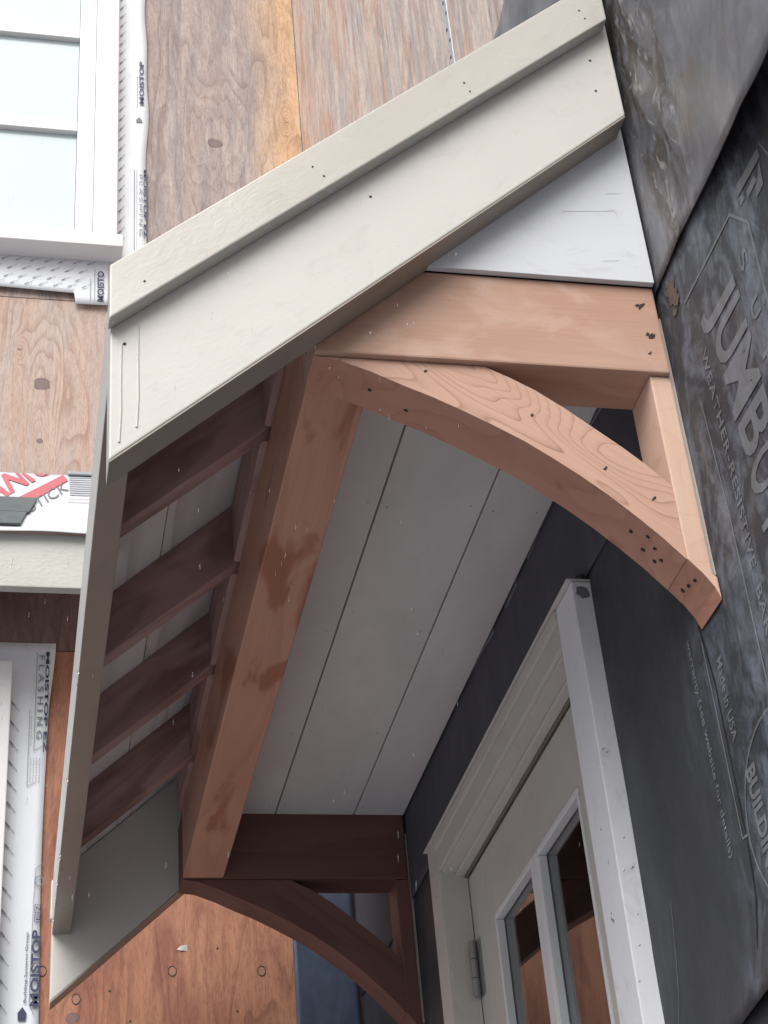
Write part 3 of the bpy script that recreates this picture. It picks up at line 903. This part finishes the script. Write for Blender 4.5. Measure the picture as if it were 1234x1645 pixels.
def window(nm, label, xr, xl, zb, zt, pane_z, cas, sash, sill):
    w = thing(nm, label, 'window', ((xr + xl) / 2, YB, zb))
    box('casing', xr - cas, xr, YW - .035, YB - .006, zb, zt, 'white', w, 'z', .003)
    box('casing', xl, xl + cas, YW - .035, YB - .006, zb, zt, 'white', w, 'z', .003)
    box('casing', xl + cas + .001, xr - cas - .001, YW - .035, YB - .006, zt - cas, zt, 'white', w, 'x', .003)
    box('casing', xl + cas + .001, xr - cas - .001, YW - .035, YB - .006, zb, zb + .02, 'white', w, 'x', .003)
    if sill:
        box('sill', xl - .02, xr + .017, YW - .068, YB - .007, zb - .052, zb - .001, 'white', w, 'x', .003)
    x0, x1 = xl + cas + .001, xr - cas - .001
    box('sash', x1 - sash, x1, YW - .020, YB - .007, zb + .021, zt - cas - .001, 'white', w, 'z', .002)
    box('sash', x0, x0 + sash, YW - .020, YB - .007, zb + .021, zt - cas - .001, 'white', w, 'z', .002)
    a, b = x0 + sash + .001, x1 - sash - .001
    lo = zb + .021
    for k, (p0, p1) in enumerate(pane_z):
        box('muntin', a, b, YW - .018, YB - .007, lo, p0, 'white', w, 'x', .002)
        pn = box('pane', a + .0005, b - .0005, YW + .002, YW + .006, p0 + .0005, p1 - .0005, 'sky_pane', w, 'x', 0)
        lo = p1
    box('sash', a, b, YW - .018, YB - .007, lo, zt - cas - .001, 'white', w, 'x', .002)
    return w


window('window', 'large white divided-lite window at the upper left', -.613, -1.24, 5.392, 7.35,
       ((5.447, 5.888), (5.932, 6.345), (6.39, 6.80), (6.845, 7.24)), .076, .056, True)
window('window', 'lower white window cut off by the left edge, below the small roof', -.876, -1.24, 2.35, 3.862,
       ((2.42, 3.05), (3.09, 3.75)), .075, .03, True)

# ------------------------------------------------------------------ flashing paper round the windows
YFl = 4.1635


def wavy(name, left, right, mat, y, label, grp='flashing paper round the windows', steps=40, curl=0.0):
    """sheet between two x(z) edges"""
    def fn(u, z):
        return (left(z) + (right(z) - left(z)) * u, y - .0012 * noise.noise(Vector((u * 3, z * 5, 1.0))) - curl * sm(.7, 1, u) * (.5 + .5 * math.sin(z * 5)), z)
    return fn, label, grp


def fl_sheet(label, left, right, z0, z1, y, nz=60, curl=.004, seed=1.0):
    def fn(u, z):
        return (left(z) + (right(z) - left(z)) * u,
                y - .0010 * noise.noise(Vector((u * 3, z * 5, seed))) - curl * sm(.75, 1, u) * (.5 + .5 * math.sin(z * 6 + seed)), z)
    o = grid('flashing_strip', fn, 0, 1, 8, z0, z1, nz, 'flash', None, 'z', thick=.0008)
    tag(o, label, 'flashing', 'white flashing strips round the windows')
    return o


f1 = fl_sheet('white flashing strip right of the upper window over weathered plywood', lambda z: -.70,
              lambda z: -.514 + .004 * math.sin(z * 7.5) + .003 * math.sin(z * 17), 5.21, 7.5, YFl)
f2 = fl_sheet('white flashing strip right of the lower window, its top edge torn', lambda z: -.93,
              lambda z: -.779 + .004 * math.sin(z * 5.0 + .6) + .012 * sm(3.72, 3.95, z), 2.2, 3.945, YFl, seed=5.0)


def us(u, z):
    x = -1.27 + (1.27 - .636) * u
    zb = 5.200 if x < -.741 else 5.158
    zz = 5.345 if z > .5 else zb + .004 * math.sin(x * 11)
    return (x, YFl - .004 - .006 * (1 - z) + .0015 * noise.noise(Vector((x * 6, z, 3))), zz)


def us2(u, z):
    p = us(u, 1.0); q = us(u, 0.0)
    return tuple(Vector(q).lerp(Vector(p), z))


f3 = grid('flashing_strip', us2, 0, 1, 120, 0, 1, 6, 'flash', None, 'x', thick=.0008)
tag(f3, 'printed white flashing strip hanging below the sill of the upper window', 'flashing', 'white flashing strips round the windows')

UPZ, DNZ = (0, 0, 1), (0, 0, -1)
yp = YFl - .0034


def dashes(parent, x0, dx, z0, z1, step, ln, slope, y, mat='ink_grey', wd=.0022):
    out = []
    z = z0
    k = 0
    while z < z1:
        a = Vector((x0, y, z)); b = Vector((x0 + dx, y, z + slope * dx))
        d = (b - a).normalized(); nrm = Vector((0, 1, 0)); sd = d.cross(nrm) * wd / 2
        m_ = a.lerp(b, .45)
        out.append([a - sd * 1.7, m_ - sd * 1.7, m_ + sd * 1.7, a + sd * 1.7])
        out.append([m_ - sd * .6, b - sd * .6, b + sd * .6, m_ + sd * .6])
        z += step
        k += 1
    return tag(quads('printed_dashes', out, mat, parent), kind='stuff')


dashes(f1, -.607, .020, 5.42, 7.2, .047, .02, 1.6, yp, 'ink_grey', .0022)
text('printed_line', 'MOISTOP', (-.524, yp - .003, 6.07), UPZ, (-1, 0, 0), .215, .016, 'ink_blue', f1, .03)
text('printed_line', 'FLASHING', (-.541, yp - .003, 5.735), DNZ, (1, 0, 0), .27, .012, 'ink_grey', f1, .0, 1.5)
text('printed_line', 'MOISTOP EZ', (-.526, yp - .003, 5.76), DNZ, (1, 0, 0), .31, .012, 'ink_blue', f1, .03)
polyline('printed_border', [(-.556, yp, 5.76), (-.556, yp, 5.40)], .002, (0, 1, 0), 'ink_grey', f1)
polyline('printed_border', [(-.548, yp, 5.76), (-.548, yp, 5.40)], .001, (0, 1, 0), 'ink_grey', f1)
text('printed_line', 'Building Systems Group', (-.543, yp, 6.06), UPZ, (-1, 0, 0), .15, .006, 'ink_grey', f1)
quads('printed_emblem', [[(-.550, yp, 5.985), (-.530, yp, 5.985), (-.530, yp, 5.996), (-.540, yp, 6.010), (-.550, yp, 5.996)]], 'ink_grey', f1)

dashes(f2, -.876, .024, 2.5, 3.80, .0575, .02, -1.25, yp - .001, 'ink_grey', .0022)
text('printed_line', 'FLASHING', (-.807, yp - .0025, 3.905), DNZ, (1, 0, 0), .25, .0145, 'ink_grey', f2, .0, 1.6)
text('printed_line', 'MOISTOP EZ', (-.789, yp - .0045, 3.915), DNZ, (1, 0, 0), .30, .010, 'ink_blue', f2, .03)
text('printed_line', 'MOISTOP', (-.778, yp - .0045, 2.945), UPZ, (-1, 0, 0), .19, .0215, 'ink_blue', f2, .03)
text('printed_line', 'E', (-.782, yp - .004, 3.160), UPZ, (-1, 0, 0), .013, .010, 'ink_blue', f2, .0)
text('printed_line', 'Z', (-.782, yp - .004, 3.184), UPZ, (-1, 0, 0), .013, .010, 'ink_blue', f2, .0)
text('printed_line', 'Building Systems Group', (-.806, yp - .002, 2.955), UPZ, (-1, 0, 0), .175, .0085, 'ink_blue', f2, .01)
text('printed_line', 'www.building-systems', (-.7975, yp - .002, 2.955), UPZ, (-1, 0, 0), .14, .0045, 'ink_grey', f2)
for a, b in ((3.156, 3.176), (3.180, 3.200)):
    polyline('printed_border', [(-.795, yp - .003, a), (-.778, yp - .003, a), (-.778, yp - .003, b), (-.795, yp - .003, b), (-.795, yp - .003, a)], .0014, (0, 1, 0), 'ink_blue', f2)
polyline('printed_border', [(-.777, yp - .004, 3.31), (-.797, yp - .002, 3.295), (-.800, yp - .002, 3.13), (-.801, yp - .002, 2.95), (-.788, yp - .003, 2.925)], .0013, (0, 1, 0), 'ink_grey', f2)
polyline('printed_border', [(-.787 + .0105 * math.cos(t * math.pi / 8), yp - .004, 3.262 + .013 * math.sin(t * math.pi / 8)) for t in range(17)], .0025, (0, 1, 0), 'ink_grey', f2)
polyline('printed_border', [(-.812, yp - .002, 3.915), (-.812, yp - .002, 3.62), (-.79, yp - .003, 3.635)], .0013, (0, 1, 0), 'ink_grey', f2)
polyline('printed_border', [(-.826, yp - .002, 3.74), (-.826, yp - .002, 3.52), (-.805, yp - .002, 3.53)], .0013, (0, 1, 0), 'ink_grey', f2)
for k in range(4):
    text('printed_line', 'building systems flashing', (-.821 + .0075 * k, yp - .003, 3.60), DNZ, (1, 0, 0), .07, .004, 'ink_grey', f2)
text('printed_line', 'for use with windows only', (-.8225, yp - .003, 3.72), DNZ, (1, 0, 0), .085, .004, 'ink_grey', f2)
quads('printed_emblem', [[(-.826, yp - .002, 2.912), (-.808, yp - .002, 2.912), (-.806, yp - .002, 2.930), (-.816, yp - .002, 2.945), (-.827, yp - .002, 2.930)]], 'ink_blue', f2)

out = []
for row, (zc, ph) in enumerate(((5.318, 0), (5.282, .02), (5.245, .01), (5.218, .03))):
    for k in range(12):
        x = -1.10 + k * .044 + ph
        if x > -.70: continue
        yy = YFl - .0072 - (5.345 - zc) * .04
        a = Vector((x, yy, zc)); d = Vector((.85, 0, .5)); sd = Vector((-.5, 0, .85)) * .0016
        out.append([a - sd, a + d * .014 - sd, a + d * .014 + sd, a + sd])
        out.append([a + d * .014 - sd * .4, a + d * .032 - sd * .4, a + d * .032 + sd * .4, a + d * .014 + sd * .4])
tag(quads('printed_dashes', out, 'ink_grey', f3), kind='stuff')
text('printed_line', 'MOISTO', (-.650, YFl - .0135, 5.10 + .066), UPZ, (-1, 0, 0), .125, .021, 'ink_blue', f3, .03)
polyline('printed_border', [(-.679, YFl - .0128, 5.165), (-.679, YFl - .0105, 5.30)], .0014, (0, 1, 0), 'ink_grey', f3)
polyline('printed_border', [(-.692, YFl - .0128, 5.170), (-.692, YFl - .0105, 5.26)], .0035, (0, 1, 0), 'ink_pale', f3)

# ------------------------------------------------------------------ small roof over the lower window
lr = thing('window_roof', 'small steep shingled roof with wide pale fascia at the left edge', 'roof', (-.97, 4.0, 3.93))
RX0, RX1 = -1.34, -.60
P0, P1 = (3.838, 4.098), (4.160, 4.500)


def rp(x, t, d=0.0):
    y = P0[0] + (P1[0] - P0[0]) * t; z = P0[1] + (P1[1] - P0[1]) * t
    L = math.hypot(P1[0] - P0[0], P1[1] - P0[1])
    return (x, y - (P1[1] - P0[1]) / L * d, z + (P1[0] - P0[0]) / L * d)


def rslab(name, x0, x1, t0, t1, d0, d1, mat, parent, skew=0.0, bevel=.001):
    v = [rp(x + (skew * (t - t0) if x == x1 else 0), t, d) for x in (x0, x1) for t in (t0, t1) for d in (d0, d1)]
    return build(name, v, BOXF, mat, parent, 'x', bevel)


box('fascia', RX0, RX1, 3.850, 3.880, 3.930, 4.096, 'cream_rough', lr, 'x', .003)
rslab('roof_deck', RX0, RX1, .0, 1.0, -.014, -.001, 'rafter', lr)


def uf(x, t):
    p = rp(x, t, .0035 + .002 * noise.noise(Vector((x * 9, t * 4, 2))))
    return (p[0], p[1], p[2] + (.003 * math.sin(x * 14) - .004) * (1 - sm(0, .12, t)))


ul = grid('underlayment', uf, RX0, RX1, 80, -.035, 1.0, 14, 'underlay', lr, 'x', thick=.0012)
for row in range(2):
    t0 = .02 + row * .20
    xe = -.868 + .022 * row
    x = RX0
    while x < xe - .02:
        x2 = min(x + .20 - (.07 if x == RX0 and row % 2 else 0), xe)
        rslab('shingle', x, x2 - .004, t0, t0 + .255, .007 + .001 * row, .0125 + .001 * row, 'shingle', lr, skew=.08 if x2 == xe else 0)
        x = x2
# print on the underlayment
L = math.hypot(P1[0] - P0[0], P1[1] - P0[1])
tv = Vector((0, (P1[0] - P0[0]) / L, (P1[1] - P0[1]) / L))
xv = Vector((1, 0, 0))
ud = (xv * .93 + tv * .36).normalized()
uu = (tv * .93 - xv * .36).normalized()
dd = .0066


def upt(x, t):
    return Vector(rp(x, t, dd))


ud = (xv * .41 + tv * .91).normalized()
uu = (tv * .986 - xv * .166).normalized()


def on_roof(o):
    """print stops where the sheet meets the wall"""
    top = L * .985
    for v in o.data.vertices:
        p = v.co + WL[o] - Vector(rp(0, 0, dd))
        k_ = p.dot(tv)
        if k_ > top:
            v.co -= tv * (k_ - top)
    return o


on_roof(text('printed_line', 'ANIU', upt(-.955, .33), ud, uu, .42, .19, 'ink_red', ul, .03))
a = upt(-.872, .33)
on_roof(quads('printed_band', [[a, a + ud * .31, a + ud * .31 + uu * .085, a + uu * .085]], 'ink_red', ul))
on_roof(text('printed_line', 'STICK', upt(-.845, .25), ud, uu, .25, .085, 'ink_grey', ul, .0))
out = []
for k in range(9):
    a = upt(-.742, .60 + k * .042)
    out.append([a, a + xv * .13, a + xv * .13 + tv * .009, a + tv * .009])
tag(quads('printed_lines', out, 'ink_pale', ul), kind='stuff')
a = upt(-.748, .535)
quads('printed_lines', [[a, a + xv * .14, a + xv * .14 + tv * .004, a + tv * .004], [upt(-.748, .47), upt(-.61, .47), upt(-.61, .48), upt(-.748, .48)]], 'ink_pale', ul)
box('wall_flashing', -.745, -.62, 4.140, 4.160, 4.494, 4.506, 'spacer', lr, 'x', .003)

# ------------------------------------------------------------------ falling rain
bm = bmesh.new()
for i in range(150):
    x = random.uniform(-1.05, -.35); y = random.uniform(1.25, 1.64)
    z = 1.55 + y * random.uniform(.40, 1.05)
    r = random.uniform(.00016, .00027)
    mt = Matrix.Translation((x, y, z)) @ Matrix.Rotation(.06, 4, 'Y') @ Matrix.Diagonal((1, 1, random.uniform(14, 22), 1))
    bmesh.ops.create_icosphere(bm, subdivisions=1, radius=r, matrix=mt)
me = bpy.data.meshes.new('raindrops')
bm.to_mesh(me); bm.free()
for p in me.polygons: p.use_smooth = True
rain = link('raindrops', me, 'water', None, Vector((0, 0, 0)))
tag(rain, 'falling raindrops in front of the canopy', 'rain', kind='stuff')
